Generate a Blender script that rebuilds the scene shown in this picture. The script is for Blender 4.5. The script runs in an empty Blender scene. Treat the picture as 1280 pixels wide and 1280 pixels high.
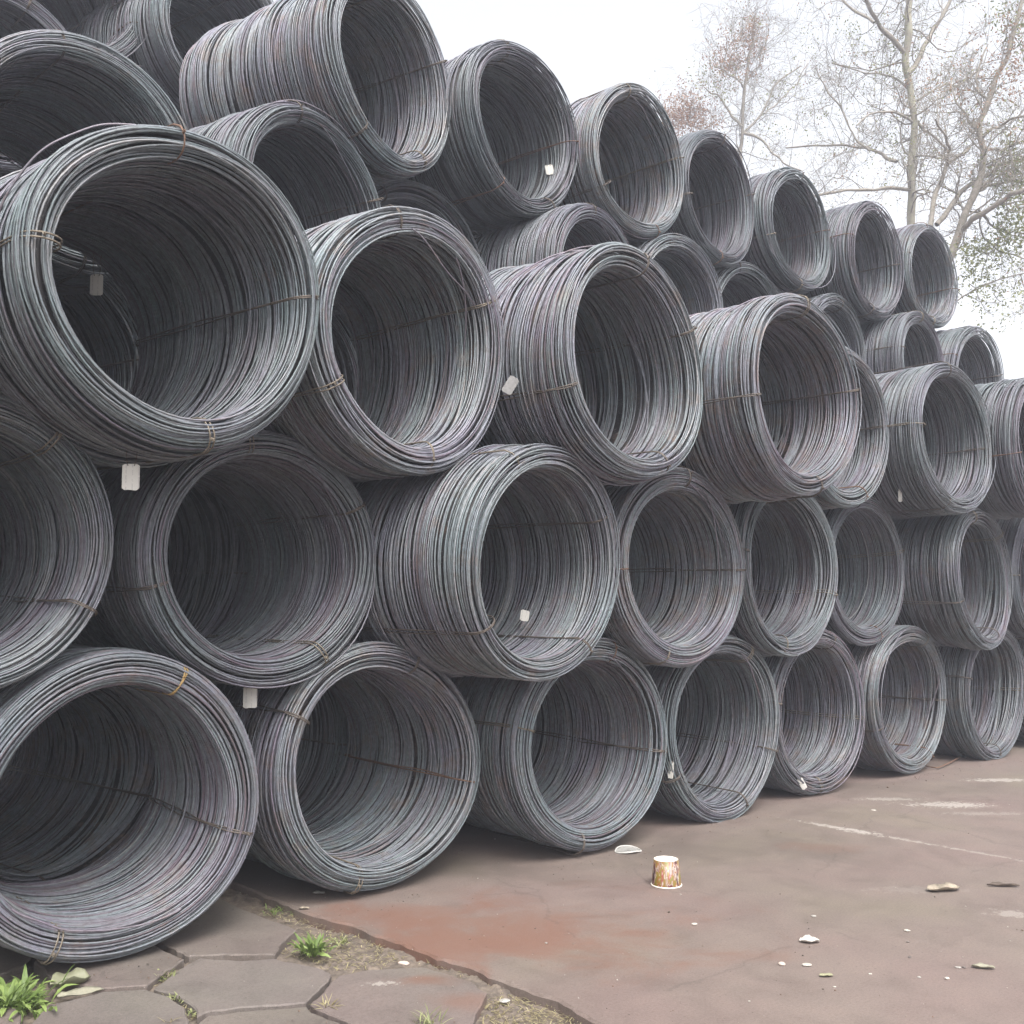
import bpy, bmesh, math, random
import numpy as np
from mathutils import Vector, Matrix

C = bpy.context.scene.collection
S = 1.25                      # metres per coil diameter
rng = np.random.default_rng(7)
random.seed(7)
PI = math.pi

# ------------------------------------------------------------------ camera
F_PX, PITCH, YAW, CAM_H, CAM_D = 1283.7, 0.07573, 0.67638, 1.2182, 3.45296
AXIS = 0.04855                # turn of every coil axis against the row
FW = np.array([math.sin(YAW)*math.cos(PITCH), math.cos(YAW)*math.cos(PITCH), math.sin(PITCH)])
RT = np.array([math.cos(YAW), -math.sin(YAW), 0.0])
UP = np.cross(RT, FW)
CAM = np.array([0, -CAM_D, CAM_H])*S
cam_data = bpy.data.cameras.new('camera')
cam = bpy.data.objects.new('camera', cam_data); C.objects.link(cam)
cam_data.sensor_width = 36; cam_data.lens = 36*F_PX/1280
cam_data.clip_start = 0.05; cam_data.clip_end = 600
M = Matrix(((RT[0], UP[0], -FW[0], CAM[0]), (RT[1], UP[1], -FW[1], CAM[1]), (RT[2], UP[2], -FW[2], CAM[2]), (0, 0, 0, 1)))
cam.matrix_world = M
bpy.context.scene.camera = cam

# ------------------------------------------------------------------ light
SUN_EL, SUN_AZ = math.radians(58), math.radians(200)      # azimuth from +Y towards +X
sc = bpy.context.scene
world = bpy.data.worlds.new('World'); sc.world = world; world.use_nodes = True
wn = world.node_tree; wn.nodes.clear()
wo = wn.nodes.new('ShaderNodeOutputWorld'); bg = wn.nodes.new('ShaderNodeBackground')
sky = wn.nodes.new('ShaderNodeTexSky'); sky.sky_type = 'NISHITA'; sky.sun_disc = False
sky.sun_elevation = SUN_EL; sky.sun_rotation = SUN_AZ
sky.air_density = 1.0; sky.dust_density = 6.0; sky.ozone_density = 1.0
hs = wn.nodes.new('ShaderNodeHueSaturation'); hs.inputs['Saturation'].default_value = 0.17
wn.links.new(sky.outputs[0], hs.inputs['Color']); wn.links.new(hs.outputs[0], bg.inputs['Color'])
bg.inputs['Strength'].default_value = 0.15
wn.links.new(bg.outputs[0], wo.inputs['Surface'])
sun = bpy.data.lights.new('sun', 'SUN'); sun.energy = 1.0; sun.angle = math.radians(28); sun.color = (1, .97, .92)
sun_o = bpy.data.objects.new('sun', sun); C.objects.link(sun_o)
sd = Vector((math.sin(SUN_AZ)*math.cos(SUN_EL), math.cos(SUN_AZ)*math.cos(SUN_EL), math.sin(SUN_EL)))
sun_o.rotation_euler = sd.to_track_quat('Z', 'Y').to_euler(); sun_o.location = (0, 0, 20)
sc.view_settings.view_transform = 'Standard'; sc.view_settings.look = 'None'
sc.view_settings.gamma = 1; sc.view_settings.exposure = 1.45; sc.view_settings.use_curve_mapping = False
sc.cycles.max_bounces = 8; sc.cycles.diffuse_bounces = 4; sc.cycles.volume_bounces = 1
sc.cycles.use_denoising = True

# ------------------------------------------------------------------ helpers
def at(px, py, z=0.0):
    """ground-parallel plane at height z metres under a pixel of the 1280 frame"""
    d = FW*F_PX + RT*(px-640) + UP*(640-py)
    return CAM + d*((z-CAM[2])/d[2])

def along(px, py, dist):
    d = FW*F_PX + RT*(px-640) + UP*(640-py)
    return CAM + d/F_PX*dist

def tag(o, label=None, cat=None, group=None, kind=None):
    if label: o['label'] = label
    if cat: o['category'] = cat
    if group: o['group'] = group
    if kind: o['kind'] = kind
    return o

def empty(name, loc, rz=0):
    o = bpy.data.objects.new(name, None); C.objects.link(o)
    o.location = loc; o.rotation_euler = (0, 0, rz); o.empty_display_size = .1
    return o

def link(name, me, parent=None):
    o = bpy.data.objects.new(name, me); C.objects.link(o)
    if parent: o.parent = parent
    return o

def mesh_np(name, V, Q, mat, smooth=True, tone=None):
    """mesh from numpy: V (n,3), Q (m,k) with k = 3 or 4"""
    me = bpy.data.meshes.new(name)
    V = np.asarray(V, dtype=np.float32); Q = np.asarray(Q, dtype=np.int32)
    k = Q.shape[1]
    me.vertices.add(len(V)); me.vertices.foreach_set('co', V.ravel())
    me.loops.add(Q.size); me.loops.foreach_set('vertex_index', Q.ravel())
    me.polygons.add(len(Q)); me.polygons.foreach_set('loop_start', np.arange(0, Q.size, k, dtype=np.int32))
    me.polygons.foreach_set('use_smooth', np.full(len(Q), smooth))
    if tone is not None:
        a = me.attributes.new('tone', 'FLOAT', 'POINT'); a.data.foreach_set('value', np.asarray(tone, dtype=np.float32))
    me.update(calc_edges=True)
    if mat: me.materials.append(mat)
    return me

def tube_np(P, R, sides, closed=False):
    """tube along polyline P (n,3) with radii R (n,) -> V, Q"""
    P = np.asarray(P, float); n = len(P); R = np.broadcast_to(np.asarray(R, float), (n,))
    T = (np.roll(P, -1, 0)-np.roll(P, 1, 0)) if closed else np.gradient(P, axis=0)
    T /= np.linalg.norm(T, axis=1, keepdims=True)+1e-12
    N = np.empty_like(P)
    a = np.array([0, 0, 1.]) if abs(T[0, 2]) < .9 else np.array([1., 0, 0])
    v = np.cross(T[0], a); v /= np.linalg.norm(v)
    for i in range(n):
        v = v-T[i]*(v@T[i]); v /= np.linalg.norm(v)+1e-12; N[i] = v
    B = np.cross(T, N)
    ph = np.arange(sides)*2*PI/sides
    V = (P[:, None]+R[:, None, None]*(np.cos(ph)[None, :, None]*N[:, None]+np.sin(ph)[None, :, None]*B[:, None])).reshape(-1, 3)
    m = n if closed else n-1
    i = np.arange(m)[:, None]; j = np.arange(sides)[None]
    i2 = (i+1) % n; j2 = (j+1) % sides
    Q = np.stack([i*sides+j, i*sides+j2, i2*sides+j2, i2*sides+j], -1).reshape(-1, 4)
    return V, Q

class Join:
    def __init__(s): s.V = []; s.Q = []; s.T = []; s.n = 0
    def add(s, V, Q, tone=0.5):
        s.V.append(V); s.Q.append(Q+s.n); s.T.append(np.full(len(V), tone)); s.n += len(V)
    def mesh(s, name, mat, smooth=True):
        return mesh_np(name, np.concatenate(s.V), np.concatenate(s.Q), mat, smooth, np.concatenate(s.T))

# ------------------------------------------------------------------ materials
def mat_new(name):
    m = bpy.data.materials.new(name); m.use_nodes = True
    nt = m.node_tree; b = nt.nodes['Principled BSDF']
    return m, nt, b

def nd(nt, t, **kw):
    n = nt.nodes.new(t)
    for k, v in kw.items():
        if k.startswith('i_'): n.inputs[k[2:].replace('_', ' ')].default_value = v
        else: setattr(n, k, v)
    return n

def ramp(nt, src, stops):
    r = nt.nodes.new('ShaderNodeValToRGB'); nt.links.new(src, r.inputs[0])
    e = r.color_ramp.elements
    while len(e) < len(stops): e.new(.5)
    for x, (p, c) in zip(e, stops):
        x.position = p; x.color = (*c, 1) if len(c) == 3 else c
    return r.outputs[0]

def mixc(nt, fac, a, b, mode='MIX'):
    n = nt.nodes.new('ShaderNodeMix'); n.data_type = 'RGBA'; n.blend_type = mode
    for v, i in ((fac, 0), (a, 6), (b, 7)):
        if hasattr(v, 'is_linked') or hasattr(v, 'links'): nt.links.new(v, n.inputs[i])
        else: n.inputs[i].default_value = v if not isinstance(v, tuple) or len(v) == 4 else (*v, 1)
    return n.outputs[2]

def noise(nt, scale, detail=4, rough=.55, vec=None, out='Fac', dist=0):
    n = nd(nt, 'ShaderNodeTexNoise'); n.inputs['Scale'].default_value = scale; n.inputs['Detail'].default_value = detail
    n.inputs['Roughness'].default_value = rough; n.inputs['Distortion'].default_value = dist
    if vec is not None: nt.links.new(vec, n.inputs['Vector'])
    return n.outputs[out]

def bump(nt, b, h, strength, dist):
    n = nd(nt, 'ShaderNodeBump'); n.inputs['Strength'].default_value = strength; n.inputs['Distance'].default_value = dist
    nt.links.new(h, n.inputs['Height']); nt.links.new(n.outputs[0], b.inputs['Normal'])

def coords(nt, kind='Object'):
    return nd(nt, 'ShaderNodeTexCoord').outputs[kind]

def geom_pos(nt):
    return nd(nt, 'ShaderNodeNewGeometry').outputs['Position']

def math_(nt, op, a, b=None, c=None, clamp=False):
    n = nd(nt, 'ShaderNodeMath', operation=op, use_clamp=clamp)
    for i, v in enumerate((a, b, c)):
        if v is None: continue
        if hasattr(v, 'links'): nt.links.new(v, n.inputs[i])
        else: n.inputs[i].default_value = v
    return n.outputs[0]

def wire_material():
    m, nt, b = mat_new('wire_rod_steel')
    at_ = nd(nt, 'ShaderNodeAttribute', attribute_name='tone')
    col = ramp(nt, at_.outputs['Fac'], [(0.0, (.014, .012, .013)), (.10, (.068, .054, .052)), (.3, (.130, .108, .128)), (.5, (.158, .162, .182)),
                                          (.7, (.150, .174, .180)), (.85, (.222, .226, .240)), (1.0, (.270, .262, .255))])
    oi = nd(nt, 'ShaderNodeObjectInfo')
    pos = geom_pos(nt)
    n1 = noise(nt, 1.6, 3, .6, pos)
    tint = ramp(nt, n1, [(.3, (.88, .98, 1.0)), (.5, (1, 1, 1)), (.62, (1.0, .95, 1.05)), (.75, (1.0, .95, .90))])
    c2 = mixc(nt, 1.0, col, tint, 'MULTIPLY')
    n2 = noise(nt, 38, 4, .6, pos)
    grime = ramp(nt, n2, [(.32, (.72, .68, .66)), (.55, (1, 1, 1)), (.75, (1.12, 1.1, 1.08))])
    c3 = mixc(nt, 1.0, c2, grime, 'MULTIPLY')
    n3 = noise(nt, 7, 7, .75, pos)
    jit = nd(nt, 'ShaderNodeMapRange', i_To_Min=-.05, i_To_Max=.06); nt.links.new(oi.outputs['Random'], jit.inputs[0])
    n3 = math_(nt, 'ADD', n3, jit.outputs[0])
    rust = ramp(nt, n3, [(.55, (0, 0, 0)), (.72, (.50, .50, .50))])
    c3 = mixc(nt, rust, c3, (.165, .100, .066))
    n4 = noise(nt, 70, 3, .7, pos)                       # scuffs where the mill scale has flaked
    c4 = mixc(nt, ramp(nt, n4, [(.60, (0, 0, 0)), (.72, (.5, .5, .5))]), c3, (.27, .26, .265))
    ob = nd(nt, 'ShaderNodeHueSaturation')
    v = nd(nt, 'ShaderNodeMapRange', i_To_Min=.88, i_To_Max=1.26); nt.links.new(oi.outputs['Random'], v.inputs[0])
    nt.links.new(v.outputs[0], ob.inputs['Value']); nt.links.new(c4, ob.inputs['Color'])
    nt.links.new(ob.outputs[0], b.inputs['Base Color'])
    b.inputs['Metallic'].default_value = .30; b.inputs['Roughness'].default_value = .52
    bump(nt, b, noise(nt, 160, 2, .5, pos), .35, .002)
    return m

def simple(name, col, rough=.6, metal=0, nscale=20, var=.25, bumpd=.001, col2=None):
    m, nt, b = mat_new(name)
    pos = geom_pos(nt)
    n = noise(nt, nscale, 5, .6, pos)
    c2 = col2 or tuple(x*(1-var) for x in col)
    c = ramp(nt, n, [(.35, c2), (.65, col)])
    nt.links.new(c, b.inputs['Base Color']); b.inputs['Roughness'].default_value = rough; b.inputs['Metallic'].default_value = metal
    if bumpd: bump(nt, b, noise(nt, nscale*4, 3, .6, pos), .5, bumpd)
    return m

MAT_WIRE = wire_material()
MAT_TIE = [simple('tie_steel', (.105, .085, .070), .6, .3, 60), simple('tie_rust', (.15, .085, .055), .75, .1, 60),
           simple('tie_ochre', (.29, .19, .07), .65, .1, 60), simple('tie_grey', (.17, .14, .105), .6, .3, 60)]

# ------------------------------------------------------------------ wire coils
LEN0, SEG, RW = 1.2, 60, 0.0037           # in coil diameters
RM, HW = 0.447, 0.044

def knots(n, k, sd, r):
    """smooth random curve of n samples with a knot every k"""
    m = max(4, int(n/k)+3); y = r.normal(0, sd, m)
    x = np.linspace(0, m-1.001, n); i = x.astype(int); f = x-i; f = f*f*(3-2*f)
    return y[i]*(1-f)+y[np.minimum(i+1, m-1)]*f

def make_coil_mesh(seed, loose):
    r = np.random.default_rng(seed)
    lip = r.uniform(.026, .050); HW = r.uniform(.040, .049); RM = .491-HW
    def contour(inset, step):
        """points (y, rho) round the wall's cross-section, spaced step apart"""
        h = HW-inset; e = max(lip-inset, .015); y0, y1 = inset, LEN0-inset
        pts = [(y, RM+h) for y in np.linspace(y0+e, y1-e, 200)]
        pts += [(y1-e+e*math.sin(a), RM+h*math.cos(a)) for a in np.linspace(0, PI, 40)]
        pts += [(y, RM-h) for y in np.linspace(y1-e, y0+e, 200)]
        pts += [(y0+e-e*math.sin(a), RM-h*math.cos(a)) for a in np.linspace(0, PI, 40)]
        p = np.array(pts); d = np.r_[0, np.cumsum(np.linalg.norm(np.diff(p, axis=0), axis=1))]
        s = []; x = 0
        while x < d[-1]:
            s.append(x); x += step*r.uniform(.72, 1.30)
        s = np.array(s)
        return np.stack([np.interp(s, d, p[:, 0]), np.interp(s, d, p[:, 1])], 1)
    rings = np.concatenate([contour(0.0, .0100), contour(.0135, .0130)])
    n = len(rings)
    ys = rings[:, 0]; rho = rings[:, 1]
    GR = 400; g = np.clip((ys/LEN0*(GR-1)).astype(int), 0, GR-1)
    def field(k, sd): return knots(GR, k, sd, r)[g]
    side = np.where(rho > RM, 1, 0)
    def field2(k, sd):                      # inner and outer layers wander partly together
        a = knots(GR, k, sd, r); b_ = knots(GR, k, sd*.6, r); c = knots(GR, k, sd*.6, r)
        return a[g]+np.where(side, b_[g], c[g])
    tx = field2(30, .010*loose)+r.normal(0, .0072*loose, n)*(1+1.2*(r.random(n) < .12)); tz = field2(30, .010*loose)+r.normal(0, .0072*loose, n)*(1+1.2*(r.random(n) < .12))
    t2 = r.normal(0, .0025*loose, n); p2 = r.uniform(0, 2*PI, n)
    ox = field2(45, .006*loose)+r.normal(0, .0026*loose, n); oz = field2(45, .006*loose)+r.normal(0, .0026*loose, n)
    e2 = r.normal(0, .0028, n); q2 = r.uniform(0, 2*PI, n); e3 = r.normal(0, .0026, n); q3 = r.uniform(0, 2*PI, n)
    dy = field2(9, .0046)
    fr = (ys < .07) & (r.random(n) < .22); dy = dy-np.where(fr, np.abs(r.normal(0, .011*loose, n)), 0)     # loops slipped forward at the rim
    tone = np.clip(.56+field2(25, .07)+r.normal(0, .13, n), .08, 1.0)
    # a few strays that have slipped out of the bundle
    ns = int(13*loose)
    st = r.integers(0, n, ns); tx[st] += r.normal(0, .03, ns); tz[st] += r.normal(0, .03, ns)
    rho[st] -= .012; ox[st] += r.normal(0, .010, ns); oz[st] += np.abs(r.normal(0, .008, ns))*-1
    ce2, cq2, ce3, cq3 = abs(r.normal(0, .012)), r.uniform(0, 2*PI), r.normal(0, .007), r.uniform(0, 2*PI)
    th0 = r.uniform(0, 2*PI, n)
    th = th0[:, None]+np.arange(SEG)[None]*2*PI/SEG
    y = ys[:, None]+dy[:, None]+tx[:, None]*np.cos(th)+tz[:, None]*np.sin(th)+t2[:, None]*np.cos(2*th+p2[:, None])
    rad = (rho[:, None]+ox[:, None]*np.cos(th)+oz[:, None]*np.sin(th)+e2[:, None]*np.cos(2*th+q2[:, None])
           + e3[:, None]*np.cos(3*th+q3[:, None])+ce2*np.cos(2*th+cq2)+ce3*np.cos(3*th+cq3))
    ph = np.arange(4)*PI/2
    rr = rad[:, :, None]+RW*np.cos(ph); yy = y[:, :, None]+RW*np.sin(ph)
    V = np.stack([rr*np.cos(th)[:, :, None], yy, rr*np.sin(th)[:, :, None]], -1).reshape(-1, 3)
    i = np.arange(n)[:, None, None]*SEG*4; a = np.arange(SEG)[None, :, None]; j = np.arange(4)[None, None]
    a2 = (a+1) % SEG; j2 = (j+1) % 4
    Q = np.stack([i+a*4+j, i+a2*4+j, i+a2*4+j2, i+a*4+j2], -1).reshape(-1, 4)
    T = np.repeat(tone, SEG*4)
    # near-black filler tube added between the layers, stops light as packed wire would
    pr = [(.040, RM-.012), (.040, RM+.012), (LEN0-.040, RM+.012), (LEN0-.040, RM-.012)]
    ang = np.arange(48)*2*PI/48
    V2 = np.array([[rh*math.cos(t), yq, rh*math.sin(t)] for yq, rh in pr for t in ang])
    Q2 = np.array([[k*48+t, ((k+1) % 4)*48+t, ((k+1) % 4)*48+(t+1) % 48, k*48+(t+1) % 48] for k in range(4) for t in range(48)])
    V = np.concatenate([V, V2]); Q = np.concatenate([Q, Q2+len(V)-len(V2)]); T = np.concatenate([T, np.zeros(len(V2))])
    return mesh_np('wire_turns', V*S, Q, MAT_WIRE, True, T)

COIL_MESH = [make_coil_mesh(11+i, lo) for i, lo in enumerate((1.0, .8, 1.25, 1.0, .9, 1.4, 1.1, .8))]

def make_tie_mesh(seed, mat, gap):
    """two strands of tie wire looped through the hole and round the wall, twisted at the lip; angle 0 = +X"""
    r = np.random.default_rng(seed); J = Join()
    ro, ri, c = RM+HW+.010, RM-HW-.010, .022
    base = []
    for y in np.linspace(.05, LEN0-.05, 22): base.append((y, ro))
    for a in np.linspace(0, PI, 9)[1:-1]: base.append((LEN0-.05+.068*math.sin(a), RM+(HW+.010)*math.cos(a)))
    for y in np.linspace(LEN0-.05, .05, 22): base.append((y, ri))
    for a in np.linspace(0, PI, 9)[1:-1]: base.append((.05-.070*math.sin(a), RM-(HW+.010)*math.cos(a)))
    b = np.array(base); n = len(b)
    for s in (-1, 1):
        off = s*gap*(.6+.4*np.cos(np.linspace(0, 2*PI, n)*r.integers(1, 3)+r.uniform(0, 6)))+knots(n, 8, .003, r)
        P = np.stack([b[:, 1]+knots(n, 5, .0012, r), b[:, 0], off], 1)*S
        P[-1] = P[0]*.5+P[-1]*.5
        J.add(*tube_np(P, .0029*S, 5, True))
    # the twisted ends at the lip
    k = np.linspace(0, 1, 8)
    for s in (-1, 1):
        P = np.stack([RM+HW*.3+.006*k+.003*np.sin(k*9*s), -.016-.010*k, .004*s*np.cos(k*12)], 1)*S
        J.add(*tube_np(P, .0024*S, 4))
    return J.mesh('tie_wire', mat)

TIE_MESH = [make_tie_mesh(50+i, MAT_TIE[m], g) for i, (m, g) in enumerate(((0, .006), (3, .010), (0, .009), (1, .007), (2, .005), (3, .006)))]

FIT = {'B1':(1.148,0.034,0.506,1.010),'B2':(2.240,0.154,0.506,0.996),'B3':(3.340,0.062,0.501,0.994),'B4':(4.363,0.163,0.497,0.995),
'B5':(5.351,0.245,0.495,0.993),'B6':(6.384,0.254,0.500,1.002),'B7':(7.468,0.224,0.487,0.981),
'M0':(0.644,-0.022,1.370,0.945),'M1':(1.694,0.104,1.346,0.984),'M2':(2.784,-0.234,1.340,1.012),'M3':(3.846,-0.035,1.340,1.011),
'M4':(4.882,0.097,1.353,1.000),'M5':(5.915,0.257,1.361,0.988),'M6':(6.983,0.040,1.307,0.993),
'T1':(1.208,-0.344,2.171,1.044),'T2':(2.206,-0.127,2.211,1.046),'T3':(3.234,-0.309,2.221,1.057),'T4':(4.371,-0.398,2.206,1.037),
'T5':(5.424,0.056,2.222,0.999),'T6':(6.424,-0.088,2.215,1.016),'T7':(7.36,-0.236,2.227,.985),
'Q0':(2.700,0.865,3.868,1.007),'Q1':(3.658,0.965,3.874,1.011),'Q2':(4.622,0.984,3.945,0.985),'Q3':(5.585,1.138,3.991,0.974),
'Q4':(6.548,1.168,3.984,0.970),'Q5':(7.525,1.125,3.936,1.003),'Q6':(8.544,1.189,4.026,0.963),
'P0':(1.196,0.813,3.009,0.998),'P1':(2.225,0.747,2.996,0.990),'P2':(3.124,1.227,3.031,0.985),'P3':(4.146,0.877,3.024,0.988),
'P4':(5.052,1.058,3.084,0.995),'P5':(6.022,1.254,3.149,1.000),'P6':(7.007,1.177,3.062,0.999),'P7':(8.050,1.032,3.075,1.000),
'P8':(8.997,1.043,3.107,1.002),
'B8':(8.50,.20,.495,.99),'M7':(8.03,.12,1.345,1.0),'T0':(0.135,-.30,2.19,1.03),'B0':(.10,.05,.5,1.0),
'K1':(1.15,2.25,3.92,1.0),'K2':(1.53,2.52,4.70,1.04),'K3':(2.50,2.47,4.66,1.03),'K4':(2.10,2.62,3.88,1.0)}

# coils turned against the rest of the stack, degrees
YAWS = {'K3': 14, 'K2': 6, 'T3': 4, 'T1': 9, 'T2': 7, 'M2': 8, 'Q0': 15, 'Q1': 8, 'Q2': 5, 'Q3': 6, 'Q4': 5, 'Q5': 5, 'P1': 15, 'P0': 5, 'P2': 5, 'P3': 11, 'P7': 6, 'M6': 4}

# clock angles of the ties, degrees clockwise from the top as seen from the yard
TIES = {'T1':(-6,275,82,172),'T2':(-12,62,240,172),'T3':(8,62,250,155),'T4':(0,80,262,170),'T5':(-30,85,270,160),'B1':(24,108,288,205),
'B2':(20,104,300,196),'B3':(100,195,285,15),'B4':(112,240,30,160),'B5':(100,185,20,280),'B6':(95,150,250,30),'M1':(-12,62,255,148),'M2':(-28,62,236,145),
'M3':(5,92,268,200),'M4':(110,190,10,280),'M5':(75,165,250,-10),'M6':(45,155,250,-20),'M0':(38,120,210,300),
'Q0':(150,60,210,-10),'Q1':(-25,150,210,80),'Q2':(70,235,160,-20),'P0':(-14,70,180,250),'P1':(-16,68,190,270),'P2':(-40,70,190,270),'T6':(-10,95,200,275)}

LBL = {
'B0':'coil at the far left end of the bottom row, just outside the picture',
'B1':'large nearest bottom row coil beside the green weeds, yellow wire on top',
'B2':'second bottom row coil, sitting on the slab edge above the small weed',
'B3':'third bottom row coil, with the flattened plastic lid at its foot',
'B4':'fourth bottom row coil behind the paper cup, white tag on its left lip',
'B5':'fifth bottom row coil with a small pale tag in its lower lip',
'B6':'sixth bottom row coil, a thin loose wire lying on the ground beside it',
'B7':'seventh bottom row coil, last but one before the right edge of the picture',
'B8':'last bottom row coil, only a sliver at the right edge of the picture',
'M0':'second row coil cut off by the left edge of the picture',
'M1':'second row coil under the hanging white tag, right of the cut off coil',
'M2':'second row coil jutting forward with a white tag inside its hole',
'M3':'second row coil fourth from the left, stray strands in its hole',
'M4':'narrow looking second row coil, fifth from the left',
'M5':'second row coil sixth from the left, set back a little',
'M6':'second row coil seventh from the left with a long dark outer side showing',
'M7':'last second row coil, only its left side showing at the right edge',
'T0':'third row coil almost outside the picture, its right rim at the left edge',
'T1':'biggest third row coil, wide open hole with a grey tag deep inside',
'T2':'third row coil with a grey tag poking out on its lower right rim',
'T3':'third row coil with slanting pale wires on its long top side',
'T4':'third row coil pushed out furthest, half covering the rim of its neighbour',
'T5':'third row coil half hidden behind the one pushed out furthest',
'T6':'third row coil near the right edge with a small white tag under its left side',
'T7':'last third row coil, cut through by the right edge of the picture',
'P0':'fourth row coil on the upper left with ochre tie, above the biggest coil',
'P1':'fourth row coil under the long upper coil, pale wires sloping over its top',
'P2':'small looking fourth row coil set back in the dark gap under two top coils',
'P3':'fourth row coil peeping over the long slanting topped one',
'P4':'fourth row coil fifth from the left, dark hole showing above the third row',
'P5':'fourth row coil sixth from the left, only its upper rim showing',
'P6':'fourth row coil seventh from the left, mostly hidden behind the pushed out coil',
'P7':'fourth row coil with greenish outer side under the last top coil',
'P8':'last fourth row coil at the right end, next to the open sky',
'Q0':'long upper coil showing its whole pale outer side, first of the top row',
'Q1':'second top row coil with a small white tag low in its hole',
'Q2':'third top row coil with a stray wire crossing its hole',
'Q3':'fourth top row coil with a smooth dark hole, left of the thin far tree',
'Q4':'fifth top row coil, in front of the bare branches',
'Q5':'sixth top row coil, last but one against the trees',
'Q6':'last top row coil, standing against the two tree trunks at right',
'K1':'far rear coil at the upper left corner, only a rim arc showing',
'K2':'far rear coil at the top edge, inner wall showing left of the long coil',
'K3':'far rear coil at the top edge, close behind the long upper coil',
'K4':'far rear coil glimpsed as a bit of rim low behind the long upper coil',
}
GROUP = 'steel wire coils stacked in the yard'

def add_coil(key, x, y, z, D, L, label, variant, roll, ties, yaw=0.0, group=GROUP):
    root = empty('wire_coil', (x*S, y*S, (z-D/2)*S), AXIS+yaw)
    tag(root, label, 'wire coil', group)
    sag = rng.uniform(0, .012); root.scale = (1+sag, 1, 1-sag)
    root.rotation_euler = (rng.normal(0, .008), rng.normal(0, .01), AXIS+yaw)
    w = link('wire_turns', COIL_MESH[variant], root); w['kind'] = 'stuff'
    w.location = (0, 0, D/2*S); w.rotation_euler = (0, roll, 0); w.scale = (D, L/LEN0, D)
    for k, (a, tm) in enumerate(ties):
        t = link('tie_wire', TIE_MESH[tm], root)
        t.location = (0, 0, D/2*S); t.scale = (D, L/LEN0, D); t.rotation_euler = (0, math.radians(a-90), 0)
    return root

LEN = {}
for k, (x, y, z, D) in FIT.items():
    if k[0] == 'T':
        g = [FIT[p][1]-y-.03 for p in FIT if p[0] == 'P' and abs(FIT[p][0]-x) < .75]
        LEN[k] = min(1.1, max(.85, min(g+[1.1])))
    else:
        LEN[k] = {'B': .92, 'M': .95, 'P': 1.2, 'Q': 1.22, 'K': 1.2}[k[0]]
LEN['B1'] = .74; LEN['Q0'] = 1.08
COILS = {}
prev = -1
for n, (k, (x, y, z, D)) in enumerate(FIT.items()):
    v = int(rng.integers(0, 8))
    while v == prev: v = int(rng.integers(0, 8))
    prev = v
    angs = TIES.get(k) or [rng.uniform(-20, 20)+q for q in (0, 90, 180, 270)]
    tm = [int(rng.choice([0, 0, 1, 2, 3, 5])) for _ in angs]
    if k == 'B1': tm = [4, 2, 3, 1]
    if k == 'T1': tm = [3, 1, 0, 1]
    if k == 'P0': tm = [0, 0, 0, 4]
    COILS[k] = add_coil(k, x, y, z, D, LEN[k], LBL[k], v, rng.uniform(0, 2*PI), list(zip(angs, tm)), yaw=math.radians(YAWS.get(k, 0))+rng.normal(0, .012))
# strands that have sprung out of the bundle: clock angle from, to, dip into the hole, drift along the axis
def strand(key, a0, a1, dip, y0, y1, out=False):
    t = np.linspace(0, 1, 40); a = np.radians(a0+(a1-a0)*t)
    rr = (RM+HW+dip*np.sin(PI*t) if out else RM-HW*.8-dip*np.sin(PI*t)**1.3)+knots(40, 9, .002, rng)
    P = np.stack([rr*np.sin(a), y0+(y1-y0)*t-.01*np.sin(PI*t), rr*np.cos(a)], 1)*S
    D = FIT[key][3]
    o = link('loose_strand', mesh_np('loose_strand', *tube_np(P, RW*S, 5), MAT_WIRE, True, np.full(200, .36)), COILS[key])
    o.location = (0, 0, D/2*S); o.scale = (D, 1, D)
for q in (('M3', 20, 120, .09, -.005, .10), ('M3', 5, 95, .05, .0, .06), ('T2', -5, 62, .075, -.01, .05), ('T2', 30, 110, .045, .0, .2), ('Q2', -20, 85, .12, -.005, .06),
          ('B4', 20, 95, .06, -.004, .05), ('T1', -80, -20, .03, .25, .05, True), ('P1', -30, 40, .035, .12, .02, True),
          ('P1', 0, 75, .06, .0, .07), ('M1', 15, 80, .03, -.005, .1), ('B6', 70, 140, .05, .0, .12), ('B1', 150, 230, .03, -.008, .02), ('Q4', 0, 70, .05, .0, .05),
          ('T3', -60, 30, .03, .30, .04, True), ('T3', -75, 10, .025, .5, .12, True), ('P3', -10, 60, .05, .0, .05), ('Q6', 80, 170, .04, .0, .15), ('T4', -50, 20, .02, .3, .06, True),
          ('M2', 120, 200, .025, -.006, .04), ('B5', 130, 215, .03, -.005, .05), ('B3', 10, 70, .03, -.004, .05)): strand(*q)
# the rear bank behind the lower three rows, glimpsed through the nearest holes and gaps
for row, x0, y0 in ((1, .12, .84), (2, -.40, 1.0), (3, .14, .92)):  # overlong and turned so they block light and bright ground behind
    for i in range(5):
        COILS['R%d%d' % (row, i)] = add_coil('', x0+1.035*i+rng.normal(0, .02), y0+(.22 if row == 1 and i > 1 else 0)+rng.uniform(0, .08), .5+.857*(row-1), 1.0, 1.7,
            'dark rear bank coil glimpsed through holes and gaps of the lower front rows', int(rng.integers(0, 8)), rng.uniform(0, 6),
            [(rng.uniform(-20, 20)+q, 0) for q in (0, 90, 180, 270)], math.radians(12), 'shadowed coils of the rear bank')

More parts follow.
